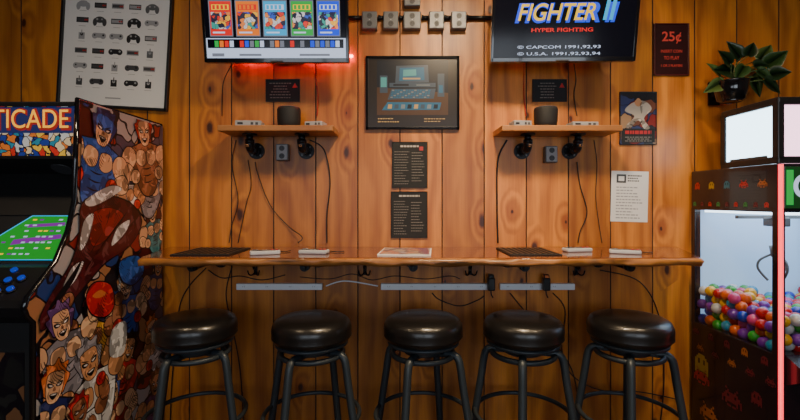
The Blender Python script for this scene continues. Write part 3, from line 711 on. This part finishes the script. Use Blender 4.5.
for k in range(4): b.cyl((MX+.05+(k%2)*.5,MF+.05+(k//2)*.42,0),(MX+.05+(k%2)*.5,MF+.05+(k//2)*.42,.03),.02,MTB)
b.bb(MX+.03,MR-.03,-.30,-.28,1.235,1.25,GRY); b.box((1.72,-.29,1.22),(.07,.07,.04),DGR,.004); b.cyl((1.72,-.29,1.2),(1.72,-.29,1.10),.008,GRY); b.cyl((1.72,-.29,1.11),(1.72,-.29,1.06),.028,GRY,.02)
for k in range(3):
    a=k*2.094+.4; c_,s_=math.cos(a),math.sin(a); b.tube([(1.72+q*c_,-.29+q*s_,z) for q,z in ((.02,1.07),(.06,1.04),(.065,1.0),(.03,.95))],.005,GRY)
for x in (MX+.004,MR-.004): b.tube([(x,MF-.008,.03),(x,MF-.008,1.462)],.0085,LEDR,raw=True)
INV=["00100000100","00010001000","00111111100","01101110110","11111111111","10111111101","10100000101","00011011000"]
GH=["00111100","01111110","11011011","11011011","11111111","11111111","11111111","10100101"]
def px_(n_,c): return mat(n_,c,.4,emit=.04)
IR=px_('pix_red',(.36,.02,.02)); IY=px_('pix_yellow',(.36,.22,.02)); IG=px_('pix_green',(.02,.16,.04)); IC=px_('pix_cyan',(.02,.12,.18)); IO=px_('pix_orange',(.28,.08,.015)); IM=px_('pix_maroon',(.10,.010,.016))
def pix(bit,yc,zc,s,m):
    h=len(bit);w_=len(bit[0])
    for r_ in range(h):
        for c_ in range(w_):
            if bit[r_][c_]=='1':
                y0=yc-(c_-w_/2)*s; z0=zc+(h/2-r_)*s; x=MX-.0008
                b.poly([(x,y0,z0),(x,y0-s,z0),(x,y0-s,z0-s),(x,y0,z0-s)],m)
r=random.Random(9)
for i in range(5):
    pix(r.choice([INV,GH]),-.07-i*.10,1.39,.0045,[IR,IY,IC,IR,IO][i])
for i in range(9): pix(GH,-.05-i*.055,1.30,.0028,[IG,IM,IR][i%3])
for row,(zz,s) in enumerate(((.655,.0045),(.58,.0045))):
    for i in range(5): pix(r.choice([INV,GH]),-.06-i*.105-(row%2)*.03,zz,s,r.choice([IM,IO,IM,IM]))
pix(GH,-.10,.50,.012,IY); pix(INV,-.10,.44,.010,IR); pix(INV,-.30,.42,.011,IM); pix(GH,-.44,.48,.007,IM); pix(INV,-.15,.28,.011,IO); pix(GH,-.38,.22,.012,IM)
b.prism([(MX+.03,MF,.70),(MX+.03,MF-.09,.66),(MX+.03,MF-.09,.63),(MX+.03,MF,.58)],(.54,0,0),CAB)
b.cyl((1.75,MF-.045,.68),(1.75,MF-.045,.74),.006,GRY); b.ball((1.75,MF-.045,.75),.018,RED); b.cyl((1.88,MF-.045,.675),(1.88,MF-.05,.695),.02,IR)
b.bb(1.62,2.0,MF-.008,MF,.12,.42,MTB,.004); b.bb(1.7,1.92,MF-.012,MF-.006,.16,.32,GRY,.003)
b.bb(MX+.02,MR-.02,MF-.006,MF,1.285,1.455,mat('header_green',(.005,.03,.008),.3,emit=.3,ecol=(.01,.10,.02)),.002)
b.bb(MX+.028,MX+.055,MF-.008,MF-.005,1.30,1.44,E_G)
bc=[mat('ball_'+n_,c,.2,coat=.5) for n_,c in dict(red=(.5,.006,.006),blue=(.006,.03,.42),green=(.015,.28,.02),yellow=(.7,.36,.006),orange=(.65,.10,.006),purple=(.12,.015,.28),pink=(.55,.04,.18),white=(.5,.5,.5),cyan=(.015,.22,.40)).items()]
r=random.Random(2)
for lay in range(6):
    for i in range(11):
        for j in range(9):
            h=.72+lay*.036; x=MX+.035+i*.051+(lay%2)*.02; yy=-.06-j*.053-(lay%2)*.02
            top=.88+.02*math.sin(x*9)-.12*(-yy)
            if h>top or x>MR-.04 or yy<MF+.04: continue
            b.ball((x+r.uniform(-.006,.006),yy+r.uniform(-.006,.006),h+r.uniform(-.006,.006)),.0255,r.choice(bc))
mac=b.done(recalc=False)
text(mac,'header_text','GO PLAY',((MX+MR)/2,MF-.008,1.37),.13,E_W,RX,.5,off=.003)
b=B('lit_display_case'); X0,X1,Y0,Y1,Z0,Z1=1.56,2.02,-.485,-.155,1.468,1.748
PANL=mat('case_panel_glow',(.5,.7,.85),.3,emit=5.5,ecol=(.55,.82,1.0)); PANP=mat('case_panel_pink',(.8,.5,.6),.3,emit=3.0,ecol=(1,.55,.75))
b.bb(X0,X1,Y0,Y1,Z0,Z0+.034,BLK,.006); b.bb(X0,X1,Y0,Y1,Z1-.034,Z1,BLK,.008)
for x in (X0+.014,X1-.014):
    for yy in (Y0+.016,Y1-.016): b.bb(x-.014,x+.014,yy-.016,yy+.016,Z0+.02,Z1-.02,BLK,.004)
b.bb(X0+.008,X0+.011,Y0+.02,Y1-.02,Z0+.02,Z1-.02,PANL); b.bb(X1-.011,X1-.008,Y0+.02,Y1-.02,Z0+.02,Z1-.02,PANL)
b.bb(X0+.02,X1-.02,Y0+.008,Y0+.011,Z0+.02,Z1-.02,PANP); b.bb(X0+.02,X1-.02,Y1-.012,Y1-.008,Z0+.02,Z1-.02,BLK)
b.bb(X0+.003,X0+.006,Y0+.06,Y1-.06,Z0+.034,Z0+.042,DGR)
b.done()
# ---------------------------------------------------------------- cables
def cable(pts,r=.0026,m=INK,dep=.008):
    b=B('power_cable'); b.tube([P(p[0],p[1],p[2] if len(p)>2 else dep) for p in pts],r,m,seg=7,res=8); b.done()
REDC=mat('red_cable',(.45,.01,.01),.4)
cable([(316,64,.08),(315,76,.02),(318,95),(317,116)],.0024,REDC)
cable([(310,140),(324,150),(330,180),(327,215),(327,243)],.003)
cable([(255,162,.01),(258,175),(270,205),(288,226),(302,237,.03),(298,243,.06)],.0022)
cable([(232,64,.1),(224,80),(222,96),(222,116)],.0022)
cable([(236,140),(232,165),(238,200),(232,225),(229,243)],.0022)
cable([(248,160),(251,185),(246,205),(238,243)],.002)
cable([(524,64,.1),(524,75),(524,95),(526,116)],.0026,REDC); cable([(574,64,.1),(576,80),(574,95),(577,116)],.0026)
cable([(507,140),(498,160),(497,200),(498,243)],.0045)
cable([(577,162),(580,185),(587,212),(580,232),(578,243)],.0026)
cable([(594,140),(597,165),(596,200),(602,243)],.002)
cable([(206,268),(190,285),(180,305),(176,340),(172,380),(170,427)],.0028)
cable([(232,266),(226,295),(233,330),(240,370),(244,427)],.0028)
cable([(326,286),(345,281),(378,286)],.0035,WHT)
cable([(432,293),(440,300),(460,306),(478,300),(484,296)],.0028)
cable([(510,293),(524,310),(560,350),(575,380),(580,427)],.0028)
cable([(553,293),(565,310),(562,350),(572,375),(600,390),(640,392),(680,400)],.0028)
cable([(300,277),(330,279),(352,274),(372,280),(395,276),(425,279),(450,276),(460,279)],.0022)
cable([(208,270),(222,278),(240,276),(262,280),(285,275)],.0026)
cable([(600,270),(640,282),(660,320),(664,380),(660,427)],.0028)
for px,m in ((491,IRON),(546,ORG)):
    p=P(px,284,.055); b=B('power_adapter',(p.x,-.055,p.z)); b.box((0,-.0,0),(.036,.04,.065),BLK,.006); b.box((0,.0,.04),(.026,.03,.02),m,.004); b.tube([(0,0,-.03),(0,-.005,-.05),(.01,0,-.07)],.003,INK,seg=6)
    for s in (-.008,.008): b.box((s,.021,0),(.002,.010,.006),GRY)
    b.done()
# ---------------------------------------------------------------- lights
def area(name,loc,rot,sx_,sy_,e,col):
    l=bpy.data.lights.new(name,'AREA'); l.shape='RECTANGLE'; l.size=sx_; l.size_y=sy_; l.energy=e; l.color=col
    o=bpy.data.objects.new(name,l); bpy.context.collection.objects.link(o); o.location=loc; o.rotation_euler=rot
    return o
for k,x in enumerate((-1.07,1.07)): area('window_daylight_%d'%(k+1),(x,RY0-.12,1.6),(math.pi/2,0,0),1.8,1.35,(27,38)[k],(.86,.92,1.0))
dif=mat('lamp_diffuser',(1,.9,.7),.5,emit=4,ecol=(1,.78,.5))
for x,y_,e in ((-1.2,-1.3,6),(.35,-1.15,30),(1.25,-1.3,9)):
    b=B('ceiling_lamp',(x,y_,ZC)); b.lathe([(0,0),(.11,0),(.11,-.05),(.10,-.055),(.10,-.03),(0,-.03)],WHT); b.lathe([(0,-.032),(.098,-.032)],dif); b.done()
    l=area('ceiling_lamp_light',(x,y_,ZC-.06),(math.radians(22),0,0),.2,.2,e,(1,.74,.45)); l.data.spread=math.radians(130)
wd=bpy.data.worlds.new('World'); bpy.context.scene.world=wd; wd.use_nodes=True
bg=wd.node_tree.nodes['Background']; sky=wd.node_tree.nodes.new('ShaderNodeTexSky'); sky.sky_type='HOSEK_WILKIE'
wd.node_tree.links.new(sky.outputs[0],bg.inputs[0]); bg.inputs[1].default_value=.6
# ---------------------------------------------------------------- camera
cam=bpy.data.cameras.new('camera'); co=bpy.data.objects.new('camera',cam); bpy.context.collection.objects.link(co)
co.location=(0,-D,HZ); co.rotation_euler=(math.pi/2,0,0); cam.sensor_width=36; cam.lens=F/800*36; cam.shift_y=-10/800; cam.clip_start=.05
bpy.context.scene.camera=co
